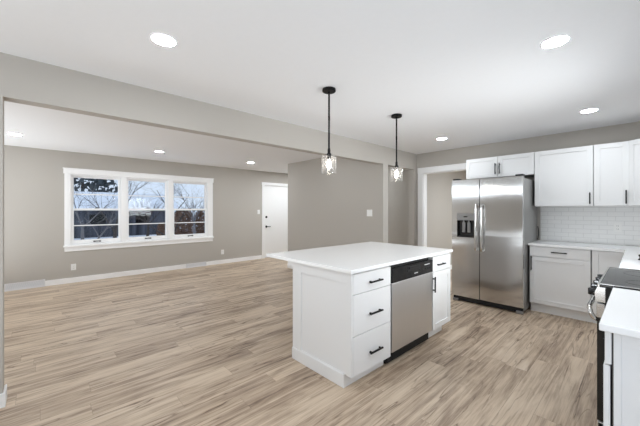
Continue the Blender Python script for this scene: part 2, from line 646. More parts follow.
def window_unit(name, y0, y1, label):
    """y0..y1 is the visible glass; double-hung, each sash split by one muntin"""
    w = bpy.data.objects.new(name, None)
    w.location = (XL, (y0 + y1) / 2, WZ0)
    C.objects.link(w)
    struct(w, label, 'window')
    a, b = y0 - (y0 + y1) / 2, y1 - (y0 + y1) / 2
    z = lambda v: v - WZ0
    jl, jr = a - 0.05, b + 0.05
    boxes('window_frame', M['trim'], [
        (-0.14, -0.002, jl, jl + 0.014, 0, z(2.03)), (-0.14, -0.002, jr - 0.014, jr, 0, z(2.03)),
        (-0.14, -0.002, jl + 0.014, jr - 0.014, z(2.008), z(2.03)), (-0.14, -0.002, jl + 0.014, jr - 0.014, 0, 0.016)], w)
    s0, s1 = jl + 0.015, jr - 0.015
    up = boxes('upper_sash', M['trim'], [
        (-0.110, -0.072, s0, a, z(1.345), z(2.008)), (-0.110, -0.072, b, s1, z(1.345), z(2.008)),
        (-0.110, -0.072, a, b, z(1.972), z(2.008)), (-0.110, -0.072, a, b, z(1.345), z(1.385)),
        (-0.100, -0.082, a, b, z(1.648), z(1.668))], w, bev=0.002)
    box('pane', M['wglass'], (-0.094, -0.088, a, b, z(1.385), z(1.972)), up)
    lo = boxes('lower_sash', M['trim'], [
        (-0.068, -0.030, s0, a, z(0.718), z(1.388)), (-0.068, -0.030, b, s1, z(0.718), z(1.388)),
        (-0.068, -0.030, a, b, z(1.352), z(1.388)), (-0.068, -0.030, a, b, z(0.718), z(0.790)),
        (-0.058, -0.040, a, b, z(1.052), z(1.072))], w, bev=0.002)
    box('pane', M['wglass'], (-0.052, -0.046, a, b, z(0.790), z(1.352)), lo)
    bm = bmesh.new()
    add_box(bm, -0.062, -0.036, -0.03, 0.03, z(1.388), z(1.398), 0.002)
    add_tube(bm, [(-0.049, -0.012, z(1.402)), (-0.046, 0.028, z(1.404))], 0.006, 8)
    obj('sash_lock', bm, M['black'], w)
    bm = bmesh.new()
    add_box(bm, -0.030, -0.024, -0.055, 0.055, z(0.742), z(0.758), 0.002)
    for s in (-1, 1):
        add_box(bm, -0.026, -0.008, s * 0.045 - 0.016, s * 0.045 + 0.016, z(0.738), z(0.760), 0.003)
    obj('sash_lift', bm, M['black'], w)
    return w


window_unit('window_1', 0.447, 1.152, 'left unit of the triple white double-hung window')
window_unit('window_2', 1.332, 2.037, 'middle unit of the triple white double-hung window')
window_unit('window_3', 2.220, 2.930, 'right unit of the triple white double-hung window')

# ------------------------------------------------------------------ front door
struct(boxes('trim_2', M['trim'], [
    (XL, XL + 0.018, 4.51, 4.60, 0, 2.06), (XL, XL + 0.018, 5.53, 5.62, 0, 2.06),
    (XL, XL + 0.024, 4.495, 5.635, 2.06, 2.135),
    (XL - 0.15, XL, DY0, DY0 + 0.012, 0, 2.06), (XL - 0.15, XL, DY1 - 0.012, DY1, 0, 2.06), (XL - 0.15, XL, DY0 + 0.012, DY1 - 0.012, 2.045, 2.06)],
    bev=0.003), 'white casing round the front door', 'trim')
door = bpy.data.objects.new('door_1', None)
door.location = (XL - 0.03, 5.065, 0.0)
C.objects.link(door)
struct(door, 'white front door with black lever and deadbolt', 'door')
bm = bmesh.new()
add_box(bm, -0.045, 0.0, -0.450, 0.450, 0.008, 2.043, 0.002)
obj('door_slab', bm, M['trim'], door)
bm = bmesh.new()
add_lathe(bm, [(0.032, 0.0), (0.032, 0.010), (0.024, 0.020), (0.010, 0.022)], (0, -0.39, 1.158), 20, 'X')
add_box(bm, 0.02, 0.034, -0.393, -0.387, 1.143, 1.173, 0.002)
obj('deadbolt', bm, M['black'], door)
bm = bmesh.new()
add_lathe(bm, [(0.032, 0.0), (0.032, 0.008), (0.012, 0.014), (0.012, 0.045)], (0, -0.39, 0.885), 20, 'X')
add_tube(bm, [(0.045, -0.395, 0.885), (0.048, -0.36, 0.886), (0.048, -0.275, 0.884)], [0.010, 0.010, 0.008], 10)
obj('door_handle', bm, M['black'], door)

# ------------------------------------------------------------------ cased opening beside the refrigerator
struct(boxes('trim_3', M['trim'], [
    (-2.97, -2.87, YB - 0.018, YB, 0, 2.06), (-2.05, -1.95, YB - 0.018, YB, 0, 2.06),
    (-2.975, -1.945, YB - 0.020, YB, 2.06, 2.165),
    (-2.87, -2.858, YB, YB + 0.13, 0, 2.06), (-2.062, -2.05, YB, YB + 0.13, 0, 2.06), (-2.858, -2.062, YB, YB + 0.13, 2.048, 2.06)],
    bev=0.003), 'wide white casing of the opening behind the refrigerator', 'trim')

# tiled wall above the counters
struct(boxes('backsplash', M['tile'], [(-1.022, XR - 0.008, YB - 0.008, YB, 0.916, 1.406),
                                       (XR - 0.008, XR, 1.60, SY0, 0.916, 1.406), (XR - 0.008, XR, SY0, SY1, 0.916, SZ0),
                                       (XR - 0.008, XR, SY1, YB - 0.008, 0.916, 1.406)]),
       'white subway tile backsplash with pale grout', 'backsplash')

# ------------------------------------------------------------------ cabinets
# local frame of a cabinet: x along its front, fronts face -y, depth towards +y


def shaker(name, parent, x0, x1, z0, z1, y1=-0.003, t=0.02, rail=0.057):
    y0 = y1 - t
    bm = bmesh.new()
    b = 0.0024
    add_box(bm, x0, x0 + rail, y0, y1, z0, z1, b)
    add_box(bm, x1 - rail, x1, y0, y1, z0, z1, b)
    add_box(bm, x0 + rail, x1 - rail, y0, y1, z0, z0 + rail, b)
    add_box(bm, x0 + rail, x1 - rail, y0, y1, z1 - rail, z1, b)
    add_box(bm, x0 + rail - 0.004, x1 - rail + 0.004, y0 + 0.011, y1 - 0.002, z0 + rail - 0.004, z1 - rail + 0.004)
    return obj(name, bm, M['cab'], parent)


def slab(name, parent, x0, x1, z0, z1, y1=-0.003, t=0.02):
    return box(name, M['cab'], (x0, x1, y1 - t, y1, z0, z1), parent, bev=0.0022)


def pull(parent, x, z, length, vertical, yface=-0.023):
    """square black bar pull on two posts"""
    bm = bmesh.new()
    r = 0.0062
    so = 0.024
    h = length / 2
    p = h - 0.022
    if vertical:
        add_box(bm, x - r, x + r, yface - so - r, yface - so + r, z - h, z + h, 0.002)
        for s in (-1, 1):
            add_box(bm, x - r, x + r, yface - so + r, yface + 0.001, z + s * p - r, z + s * p + r)
    else:
        add_box(bm, x - h, x + h, yface - so - r, yface - so + r, z - r, z + r, 0.002)
        for s in (-1, 1):
            add_box(bm, x + s * p - r, x + s * p + r, yface - so + r, yface + 0.001, z - r, z + r)
    return obj('handle', bm, M['black'], parent)


TOP = 0.884
# --- island, drawer unit (fronts look towards +x, local x runs along world +y)
IX = -1.497
ID = 0.688
dc = thing('drawer_cabinet', 'white island cabinet with three stacked drawers, left of the dishwasher', 'cabinet', (IX, 1.688, 0), PI / 2)
y_dw0, y_dw1, y_end = 0.515, 1.262, 1.690       # local x of the dishwasher sides and island end
boxes('carcass', M['cab'], [(0.018, y_dw0 - 0.004, 0, ID, 0.105, TOP)], dc, bev=0.001)
bm = bmesh.new()                                  # framed end panel facing the camera
st = 0.122
add_box(bm, 0.009, 0.018, -0.022, ID, 0.105, TOP - 0.001)
add_box(bm, 0.0, 0.009, ID - st, ID, 0.105, TOP - 0.001, 0.001)
add_box(bm, 0.0, 0.009, -0.022, 0.03, 0.105, TOP - 0.001, 0.001)
add_box(bm, 0.0, 0.009, 0.03, ID - st, TOP - 0.085, TOP - 0.001, 0.001)
obj('end_panel', bm, M['cab'], dc)
bm = bmesh.new()
add_box(bm, -0.006, y_dw0 - 0.004, 0.052, 0.066, 0.0, 0.104, 0.002)
add_box(bm, -0.006, 0.008, 0.066, ID + 0.006, 0.0, 0.104, 0.004)
add_box(bm, -0.001, 0.010, 0.066, ID, 0.104, 0.110, 0.002)
obj('base_board', bm, M['cab'], dc)
for z0, z1, zh in ((0.718, 0.872, 0.789), (0.405, 0.713, 0.540), (0.100, 0.400, 0.232)):
    d = slab('drawer', dc, 0.021, y_dw0 - 0.006, z0, z1)
    pull(d, 0.282, zh, 0.165, False)
box('support_rail', M['cab'], (0.0, y_dw0 - 0.004, ID + 0.001, ID + 0.078, 0.838, TOP), dc, bev=0.003)

# --- dishwasher
dw = thing('dishwasher', 'stainless dishwasher with black control panel built into the island', 'dishwasher', (IX, 1.688 + y_dw0, 0), PI / 2)
w = y_dw1 - y_dw0
box('body', M['blackmatte'], (0.006, w - 0.006, 0.02, 0.58, 0.02, TOP - 0.006), dw)
bm = bmesh.new()
add_box(bm, 0.012, w - 0.012, -0.026, 0.018, 0.122, 0.722, 0.006, 3)
obj('door', bm, M['steel_dw'], dw)
bm = bmesh.new()
add_box(bm, 0.006, w - 0.006, -0.030, 0.018, 0.724, 0.848, 0.005, 3)
cpo = obj('control_panel', bm, M['blackgloss'], dw)
bm = bmesh.new()                                  # latch handle in a shallow pocket
add_box(bm, w * 0.36, w * 0.62, -0.042, -0.030, 0.812, 0.834, 0.004)
add_box(bm, w * 0.34, w * 0.64, -0.0315, -0.030, 0.790, 0.838)
obj('latch', bm, M['blackmatte'], cpo)
for k, fx in enumerate((0.64, 0.69, 0.78, 0.84, 0.90)):
    box('button', M['blackmatte'], (w * fx, w * fx + 0.022, -0.033, -0.030, 0.772, 0.784), cpo, bev=0.001)
box('marking', M['mark'], (w * 0.50, w * 0.585, -0.0308, -0.030, 0.757, 0.765), cpo)
box('marking', M['mark'], (w * 0.76, w * 0.90, -0.0308, -0.030, 0.812, 0.820), cpo)
box('kick_plate', M['blackmatte'], (0.010, w - 0.010, 0.044, 0.060, 0.004, 0.112), dw)
for xx in (0.03, w - 0.03):
    bm = bmesh.new()
    add_lathe(bm, [(0.016, 0.0), (0.016, 0.010), (0.006, 0.012), (0.006, 0.03)], (xx, 0.085, 0), 14)
    obj('foot', bm, M['blackmatte'], dw)

# --- island end cabinet
ic = thing('base_cabinet', 'narrow white island cabinet with one drawer over a door, right of the dishwasher', 'cabinet',
           (IX, 1.688 + y_dw1, 0), PI / 2)
w = y_end - y_dw1
box('carcass', M['cab'], (0.003, w, 0, ID, 0.105, TOP), ic, bev=0.001)
box('toe_kick', M['cab'], (0.003, w - 0.06, 0.052, 0.066, 0.0, 0.104), ic)
box('base', M['cab'], (0.003, w - 0.062, 0.067, ID - 0.01, 0.0, 0.104), ic)
d = slab('drawer', ic, 0.008, w - 0.004, 0.714, 0.870)
pull(d, 0.165, 0.783, 0.165, False)
d = shaker('door', ic, 0.008, w - 0.004, 0.110, 0.708)
pull(d, 0.010, 0.590, 0.160, True)

bm = bmesh.new()
add_box(bm, -2.595, -1.456, 1.665, 3.396, TOP + 0.001, 0.914, 0.004, 3)
tag(obj('countertop', bm, M['quartz']), 'white quartz countertop of the island with a seating overhang', 'countertop')

# --- back wall base cabinets (fronts look towards -y)
BY = 4.803
bc = thing('base_cabinet', 'white base cabinet with a wide drawer over a door, next to the refrigerator', 'cabinet', (-1.036, BY, 0))
w = 0.617
dp = YB - BY - 0.003
box('carcass', M['cab'], (0, w - 0.002, 0, dp, 0.125, TOP), bc, bev=0.001)
box('toe_kick', M['cab'], (0, w - 0.002, 0.060, 0.075, 0, 0.124), bc)
box('base', M['cab'], (0.0, w - 0.002, 0.076, dp, 0, 0.124), bc)
d = slab('drawer', bc, 0.006, w - 0.006, 0.750, 0.876)
pull(d, 0.318, 0.817, 0.16, False)
d = shaker('door', bc, 0.006, w - 0.006, 0.130, 0.744)
pull(d, 0.026, 0.655, 0.19, True)

cc = thing('base_cabinet', 'white corner base cabinet with a tall door, partly behind the range', 'cabinet', (-0.417, BY, 0))
w = 0.90
box('carcass', M['cab'], (0.002, w, 0, dp, 0.125, TOP), cc, bev=0.001)
box('toe_kick', M['cab'], (0.002, 0.36, 0.060, 0.075, 0, 0.124), cc)
box('base', M['cab'], (0.002, w, 0.076, dp, 0, 0.124), cc)
shaker('door', cc, 0.006, 0.300, 0.130, 0.876)

# --- right run between range and corner (fronts look towards -x, local x runs along world -y)
rc = thing('base_cabinet', 'white base cabinet on the far side of the range', 'cabinet', (-0.085, 4.775, 0), -PI / 2)
w = 1.60
boxes('carcass', M['cab'], [(0, w, 0, 0.585, 0.105, TOP)], rc, bev=0.001)
box('toe_kick', M['cab'], (0, w, 0.060, 0.075, 0, 0.104), rc)
box('base', M['cab'], (0, w, 0.076, 0.57, 0, 0.104), rc)
for i in range(2):
    x0, x1 = 0.34 + i * 0.63, 0.34 + i * 0.63 + 0.62
    d = slab('drawer', rc, x0, x1, 0.714, 0.876)
    pull(d, (x0 + x1) / 2, 0.80, 0.16, False)
    d = shaker('door', rc, x0, x1, 0.110, 0.708)
    pull(d, x1 - 0.028 if i == 0 else x0 + 0.028, 0.60, 0.16, True)

# --- near cabinet at the right edge
nc = thing('base_cabinet', 'white cabinet nearest the camera with a framed end panel', 'cabinet', (-0.078, 2.398, 0), -PI / 2)
w = 2.398 - 1.628
box('carcass', M['cab'], (0, w - 0.019, 0, 0.578, 0.105, TOP), nc, bev=0.001)
bm = bmesh.new()
add_box(bm, w - 0.018, w - 0.004, 0.0, 0.578, 0.0, TOP - 0.001)
add_box(bm, w - 0.004, w, 0.0, 0.022, 0.0, TOP - 0.001, 0.001)
add_box(bm, w - 0.004, w, 0.556, 0.578, 0.0, TOP - 0.001, 0.001)
add_box(bm, w - 0.004, w, 0.022, 0.556, TOP - 0.05, TOP - 0.001, 0.001)
add_box(bm, w - 0.004, w, 0.022, 0.556, 0.0, 0.10, 0.001)
obj('end_panel', bm, M['cab'], nc)
box('toe_kick', M['cab'], (0, w - 0.02, 0.060, 0.075, 0, 0.104), nc)
box('gap_shade', M['slot'], (w - 0.03, w - 0.001, -0.004, -0.0005, 0.11, TOP - 0.004), nc)  # dark strip stands in for the shade in the gap behind the fronts
d = slab('drawer', nc, 0.004, w - 0.002, 0.752, TOP - 0.004, -0.005)
pull(d, w / 2 - 0.1, 0.815, 0.16, False, -0.025)
d = shaker('door', nc, 0.004, w / 2 - 0.002, 0.110, 0.746, -0.006)
pull(d, w / 2 - 0.03, 0.64, 0.16, True, -0.026)
d = shaker('door', nc, w / 2 + 0.002, w - 0.002, 0.110, 0.746, -0.009)

# --- countertops on the wall runs
bm = bmesh.new()
add_prism(bm, [(-1.047, 4.762), (-0.128, 4.762), (-0.128, 3.174), (XR - 0.010, 3.174), (XR - 0.010, YB - 0.010), (-1.047, YB - 0.010)],
          TOP + 0.001, 0.914, 0.003)
tag(obj('countertop', bm, M['quartz']), 'white quartz corner countertop along the tiled wall', 'countertop')
bm = bmesh.new()
add_box(bm, -0.118, XR - 0.010, 1.602, 2.400, TOP + 0.001, 0.914, 0.004, 3)
tag(obj('countertop', bm, M['quartz']), 'white quartz countertop end at the right, nearest the camera', 'countertop')

# --- wall cabinets
UY = 5.045
ud = YB - UY - 0.003
G_UP = 'wall cabinets along the kitchen wall'


def wall_cabinet(x0, x1, z0, z1, label, doors, handles):
    t = thing('wall_cabinet', label, 'cabinet', (x0, UY, z0), 0, G_UP)
    box('carcass', M['cab'], (0.001, x1 - x0 - 0.001, 0, ud, 0, z1 - z0), t, bev=0.001)
    for (a, b), (hx, hz, hl) in zip(doors, handles):
        d = shaker('door', t, a, b, 0.002, z1 - z0 - 0.002)
        pull(d, hx, hz, hl, True)
    return t


wall_cabinet(-1.945, -1.030, 1.853, 2.165, 'low white two-door wall cabinet above the refrigerator',
             [(0.003, 0.455), (0.459, 0.912)], [(0.430, 0.125, 0.165), (0.486, 0.125, 0.165)])
wall_cabinet(-1.028, -0.420, 1.406, 2.165, 'wide white single-door wall cabinet to the right of the refrigerator',
             [(0.003, 0.605)], [(0.577, 0.098, 0.145)])
wall_cabinet(-0.419, -0.104, 1.406, 2.165, 'narrow white wall cabinet between the wide one and the corner',
             [(0.003, 0.312)], [(0.285, 0.105, 0.160)])
# diagonal corner wall cabinet
kc = thing('wall_cabinet', 'white diagonal corner wall cabinet cut by the right edge', 'cabinet', (-0.102, UY, 1.406), 0, G_UP)
L_ = XR - (-0.102) - 0.003
bm = bmesh.new()
add_prism(bm, [(0, 0), (L_ - ud, -(L_ - ud)), (L_, -(L_ - ud)), (L_, ud), (0, ud)], 0, 0.759, 0.001)
obj('carcass', bm, M['cab'], kc)
dl = (L_ - ud) * math.sqrt(2)
d = shaker('door', kc, 0.004, dl - 0.004, 0.002, 0.757)
d.rotation_euler = (0, 0, -PI / 4)
pull(d, dl - 0.03, 0.10, 0.16, True)

# ------------------------------------------------------------------ refrigerator
fr = thing('refrigerator', 'stainless side-by-side refrigerator with dispenser in the left door', 'refrigerator', (-1.967, 4.55, 0))
FW = 0.916
box('body', M['grey'], (0.004, FW - 0.004, 0.062, 0.775, 0.03, 1.778), fr, bev=0.004)
gx = 0.389
dx0, dx1, dz0, dz1 = 0.0755, 0.3195, 0.958, 1.307
dzc = 1.205
bm = bmesh.new()                                  # freezer door built round the dispenser recess
add_prism(bm, [(0.0, 0.0), (dx0, 0.0), (dx0, 0.055), (0.0, 0.055)], 0.084, 1.800)
add_prism(bm, [(dx1, 0.0), (gx - 0.003, 0.0), (gx - 0.003, 0.055), (dx1, 0.055)], 0.084, 1.800)
add_box(bm, dx0, dx1, 0.0, 0.055, 0.084, dz0)
add_box(bm, dx0, dx1, 0.0, 0.055, dz1, 1.800)
bmesh.ops.remove_doubles(bm, verts=bm.verts[:], dist=0.0001)
fz = obj('freezer_door', bm, M['steel'], fr)
bm = bmesh.new()
add_box(bm, gx + 0.003, FW, 0.0, 0.055, 0.084, 1.800, 0.006, 3)
fd = obj('fridge_door', bm, M['steel'], fr)
box('dispenser_panel', M['disp'], (dx0 + 0.001, dx1 - 0.001, 0.001, 0.050, dzc, dz1 - 0.001), fz, bev=0.003)
boxes('dispenser_recess', M['blackgloss'], [
    (dx0 + 0.001, dx1 - 0.001, 0.048, 0.055, dz0 + 0.001, dzc - 0.001), (dx0 + 0.001, dx0 + 0.010, 0.002, 0.048, dz0 + 0.001, dzc - 0.001),
    (dx1 - 0.010, dx1 - 0.001, 0.002, 0.048, dz0 + 0.001, dzc - 0.001), (dx0 + 0.010, dx1 - 0.010, 0.002, 0.048, dz0 + 0.001, dz0 + 0.020)], fz)
bm = bmesh.new()
for s in (0.36, 0.66):
    xx = dx0 + (dx1 - dx0) * s
    add_box(bm, xx - 0.022, xx + 0.022, 0.020, 0.034, dz0 + 0.07, dzc - 0.03, 0.006)
    add_tube(bm, [(xx, 0.026, dzc - 0.04), (xx, 0.024, dzc - 0.002)], 0.010, 10)
obj('dispenser_paddle', bm, M['disp'], fz)
box('dispenser_display', M['blackgloss'], (dx0 + 0.095, dx1 - 0.095, 0.0, 0.002, dzc + 0.046, dzc + 0.062), fz)
for par, hx in ((fz, gx - 0.036), (fd, gx + 0.040)):
    bm = bmesh.new()
    pts, rr = [], []
    for k in range(13):
        u = k / 12
        pts.append((hx, -0.050 - 0.012 * math.sin(PI * u), 0.784 + 0.64 * u))
    pts = [(hx, 0.0, 0.784)] + [(hx, -0.030, 0.781)] + pts + [(hx, -0.030, 1.427), (hx, 0.0, 1.424)]
    add_tube(bm, pts, 0.0135, 14)
    obj('handle', bm, M['steel_bar'], par, smooth=True)
box('base_grille', M['blackmatte'], (0.012, FW - 0.012, 0.030, 0.060, 0.020, 0.080), fr)
for xx in (0.05, FW - 0.045):
    bm = bmesh.new()
    add_box(bm, xx - 0.04, xx + 0.04, 0.004, 0.058, 0.0, 0.040, 0.008)
    obj('foot', bm, M['disp'], fr)
for xx in (0.05, FW - 0.05):
    bm = bmesh.new()
    add_box(bm, xx - 0.045, xx + 0.045, 0.020, 0.130, 1.8005, 1.826, 0.006)
    add_box(bm, xx - 0.03, xx + 0.03, 0.064, 0.130, 1.779, 1.801)
    obj('hinge_cover', bm, M['blackmatte'], fr)
bm = bmesh.new()
add_tube(bm, [(FW + 0.010, 0.74, 1.12), (FW + 0.018, 0.73, 1.07), (FW + 0.022, 0.725, 1.00), (FW + 0.012, 0.73, 0.93)], 0.006, 8)
obj('power_cord', bm, M['blackmatte'], fr)

# ------------------------------------------------------------------ range
ra = thing('range', 'stainless range with black glass cooktop and front knobs', 'range', (-0.150, 3.168, 0), -PI / 2)
RW = 0.762
box('body', M['blackmatte'], (0.002, RW - 0.002, 0.0, 0.640, 0.03, 0.905), ra)
bm = bmesh.new()
add_box(bm, 0.0, RW, -0.022, 0.642, 0.906, 0.922, 0.004)
ck = obj('cooktop', bm, M['cooktop'], ra)
bm = bmesh.new()
add_box(bm, 0.0, RW, -0.034, -0.022, 0.902, 0.924, 0.004)
add_box(bm, 0.0, 0.008, -0.022, 0.642, 0.922, 0.9245)
add_box(bm, RW - 0.008, RW, -0.022, 0.642, 0.922, 0.9245)
obj('cooktop_trim', bm, M['steel_bar'], ra)
for bx, by, br in ((0.20, 0.16, 0.105), (0.56, 0.16, 0.085), (0.20, 0.46, 0.085), (0.56, 0.46, 0.105)):
    bm = bmesh.new()
    add_lathe(bm, [(br - 0.004, 0.9221), (br - 0.004, 0.9226), (br, 0.9226), (br, 0.9221)], (bx, by, 0), 40, 'Z', False)
    obj('burner_ring', bm, M['burner'], ck)
bm = bmesh.new()                                  # slanted control fascia
v = [(-0.034, 0.902), (-0.046, 0.868), (-0.042, 0.815), (0.0, 0.815), (0.0, 0.902)]
a = [bm.verts.new((0.004, y, z)) for y, z in v]
b = [bm.verts.new((RW - 0.004, y, z)) for y, z in v]
bm.faces.new(a)
bm.faces.new(b[::-1])
for i in range(5):
    bm.faces.new((a[i], b[i], b[(i + 1) % 5], a[(i + 1) % 5]))
cf = obj('control_fascia', bm, M['steel_bar'], ra)
for kx in (0.10, 0.235, 0.38, 0.525, 0.665):
    bm = bmesh.new()
    add_lathe(bm, [(0.027, -0.036), (0.027, -0.050), (0.023, -0.054), (0.022, -0.078), (0.018, -0.081)], (kx, 0, 0.853), 20, 'Y')
    add_box(bm, kx - 0.004, kx + 0.004, -0.084, -0.078, 0.834, 0.872, 0.001)
    obj('knob', bm, M['blackgloss'], cf, smooth=False)
bm = bmesh.new()
add_box(bm, 0.004, RW - 0.004, -0.036, -0.002, 0.115, 0.722, 0.004)
od = obj('oven_door', bm, M['blackgloss'], ra)
bm = bmesh.new()
add_box(bm, 0.004, RW - 0.004, -0.038, -0.002, 0.7225, 0.806, 0.003)
obj('door_rail', bm, M['steel_bar'], od)
bm = bmesh.new()
z_ = 0.775
pts = [(RW - 0.022, -0.034, 0.705), (RW - 0.018, -0.050, 0.715), (RW - 0.016, -0.063, 0.738), (RW - 0.020, -0.070, z_ - 0.008), (RW - 0.045, -0.072, z_)]
pts2 = [(RW - p[0], p[1], p[2]) for p in pts][::-1]
add_tube(bm, pts + pts2, 0.0125, 12)
obj('handle', bm, M['steel_bar'], od, smooth=True)
bm = bmesh.new()
add_box(bm, 0.004, RW - 0.004, -0.034, -0.002, 0.045, 0.108, 0.004)
obj('drawer', bm, M['steel_dw'], ra)
for xx in (0.05, RW - 0.05):
    for yy in (0.05, 0.58):
        bm = bmesh.new()
        add_lathe(bm, [(0.018, 0.0), (0.018, 0.012), (0.008, 0.014), (0.008, 0.03)], (xx, yy, 0), 12)
        obj('foot', bm, M['blackmatte'], ra)

# small black fitting standing on the corner counter, cut by the frame edge
bm = bmesh.new()
add_lathe(bm, [(0.026, 0.0), (0.026, 0.010), (0.018, 0.016), (0.018, 0.030), (0.024, 0.034), (0.024, 0.048), (0.012, 0.052)], (0, 0, 0), 20)
f = obj('counter_fitting', bm, M['black'])
f.location = (-0.004, 3.87, 0.9145)
tag(f, 'small black fitting on the corner countertop at the right edge', 'fitting')

# ------------------------------------------------------------------ pendants
G_P = 'pendant lights over the island'


def pendant(loc, label):
    t = thing('pendant_light', label, 'pendant light', loc, 0, G_P)
    bm = bmesh.new()
    add_lathe(bm, [(0.058, -0.0005), (0.060, -0.006), (0.060, -0.022), (0.056, -0.026), (0.012, -0.027), (0.012, -0.040)], n=32)
    obj('canopy', bm, M['black'], t)
    bm = bmesh.new()
    add_tube(bm, [(0, 0, -0.030), (0, 0, -0.27), (0, 0, -0.50), (0, 0, -0.575)], 0.0085, 10)
    add_lathe(bm, [(0.0095, -0.24), (0.0095, -0.28)], n=10)
    obj('rod', bm, M['black'], t)
    bm = bmesh.new()
    add_lathe(bm, [(0.0095, -0.530), (0.013, -0.545), (0.013, -0.572), (0.022, -0.584), (0.022, -0.596), (0.017, -0.598), (0.017, -0.628), (0.013, -0.632)], n=24)
    obj('socket', bm, M['black'], t)
    bm = bmesh.new()
    r, wl, z0, z1 = 0.068, 0.0035, -0.757, -0.598
    outer = [(0.026, z1 + 0.001), (r - 0.010, z1), (r - 0.003, z1 - 0.003), (r, z1 - 0.010), (r, z0 + 0.002), (r - 0.001, z0)]
    inner = [(r - wl, z0), (r - wl, z1 - 0.010), (r - 0.012, z1 - wl - 0.001), (0.026, z1 - wl)]
    add_lathe(bm, outer + inner, n=40, close=False)
    obj('lamp_shade', bm, M['pglass'], t, smooth=True)
    bm = bmesh.new()
    add_lathe(bm, [(0.011, -0.630), (0.011, -0.642), (0.016, -0.660), (0.019, -0.680), (0.017, -0.698), (0.010, -0.712), (0.003, -0.715)], n=24)
    obj('bulb', bm, M['bulb'], t, smooth=True)
    return t


p0 = pendant((-1.912, 1.886, H), 'clear glass pendant over the near end of the island')
dup(p0, (-1.912, 2.966, H), 'clear glass pendant over the far end of the island')

# ------------------------------------------------------------------ recessed lights
G_R = 'recessed ceiling lights'


def downlight(loc, label, lens='lens'):
    t = thing('recessed_light', label, 'recessed light', loc, 0, G_R)
    bm = bmesh.new()
    add_lathe(bm, [(0.068, -0.0005), (0.077, -0.0005), (0.077, -0.003), (0.075, -0.005), (0.070, -0.006), (0.068, -0.004), (0.068, -0.0005)], n=40, close=False)
    obj('trim_ring', bm, M['trim'], t)
    bm = bmesh.new()
    add_lathe(bm, [(0.0675, -0.0008), (0.0675, -0.0040), (0.064, -0.0050)], n=40)
    obj('lens', bm, M[lens], t)
    return t


d0 = downlight((-2.075, 0.570, H), 'recessed ceiling light above the plank floor left of the pendants, nearest the camera')
dup(d0, (-0.385, 2.420, H), 'recessed ceiling light highest above the range, right of the pendants')
dup(d0, (-0.400, 4.370, H), 'recessed ceiling light in front of the wide wall cabinet')
dup(d0, (-2.075, 4.445, H), 'recessed ceiling light in front of the refrigerator and cased opening')
dup(d0, (-6.095, -0.275, H), 'recessed living room light at the far left behind the beam')
dup(d0, (-6.095, 1.600, H), 'recessed living room light in front of the triple window')
dup(d0, (-6.095, 3.500, H), 'recessed living room light nearest the front door')
downlight((-0.45, 1.28, H), 'added recessed kitchen fill light over the aisle beside the near counter, above the picture', 'fill_lens_near')  # unseen, added to brighten the island drawers and the floor
downlight((-3.95, 3.50, H), 'added recessed living room fill light hidden by the beam, near the partition', 'fill_lens_row')  # unseen, added to lighten the partition wall
downlight((-1.30, 6.40, H), 'added recessed fill light in the room beyond the cased opening, out of view', 'fill_lens_util')  # unseen, added to light the wall beyond the opening
downlight((-6.25, 5.15, H), 'added recessed fill light in the entry by the front door, out of view', 'fill_lens_entry')  # unseen, added to brighten the front door
downlight((-4.30, 5.05, H), 'added recessed fill light in the hall behind the partition, out of view', 'fill_lens_hall')  # unseen, added to set the brightness of the hall

# ------------------------------------------------------------------ outlets, switches, registers


def wall_plate(name, label, cat, loc, rotz, w, h, kind, gangs=1, group=None):
    """plate faces local -y"""
    t = thing(name, label, cat, loc, rotz, group)
    box('plate', M['plate'], (-w / 2, w / 2, -0.006, -0.0005, -h / 2, h / 2), t, bev=0.002)
    for g in range(gangs):
        cx = (g - (gangs - 1) / 2) * 0.046
        if kind == 'outlet':
            for s in (-1, 1):
                r = box('receptacle', M['plate'], (cx - 0.016, cx + 0.016, -0.008, -0.006, s * 0.020 - 0.014, s * 0.020 + 0.014), t, bev=0.001)
                boxes('slot', M['slot'], [(cx - 0.008, cx - 0.005, -0.0085, -0.008, s * 0.020 - 0.005, s * 0.020 + 0.006),
                                          (cx + 0.005, cx + 0.008, -0.0085, -0.008, s * 0.020 - 0.005, s * 0.020 + 0.006)], r)
        else:
            box('rocker', M['plate'], (cx - 0.016, cx + 0.016, -0.010, -0.006, -0.032, 0.032), t, bev=0.002)
    return t


wall_plate('wall_outlet', 'white wall outlet below the left end of the triple window', 'outlet', (XL, 0.44, 0.292), PI / 2, 0.075, 0.118, 'outlet', 1, 'living room outlets')
wall_plate('wall_outlet', 'white wall outlet right of the triple window, near the front door', 'outlet', (XL, 3.358, 0.296), PI / 2, 0.075, 0.118, 'outlet', 1, 'living room outlets')
wall_plate('light_switch', 'white light switch left of the front door casing', 'switch', (XL, 4.405, 1.302), PI / 2, 0.078, 0.118, 'switch')
wall_plate('light_switch', 'white double switch plate on the partition between the pendants', 'switch', (-3.287, 4.25, 1.304), 0, 0.118, 0.118, 'switch', 2)
wall_plate('wall_outlet', 'white outlet plate on the tile backsplash', 'outlet', (-0.218, YB - 0.008, 1.135), 0, 0.075, 0.118, 'outlet')


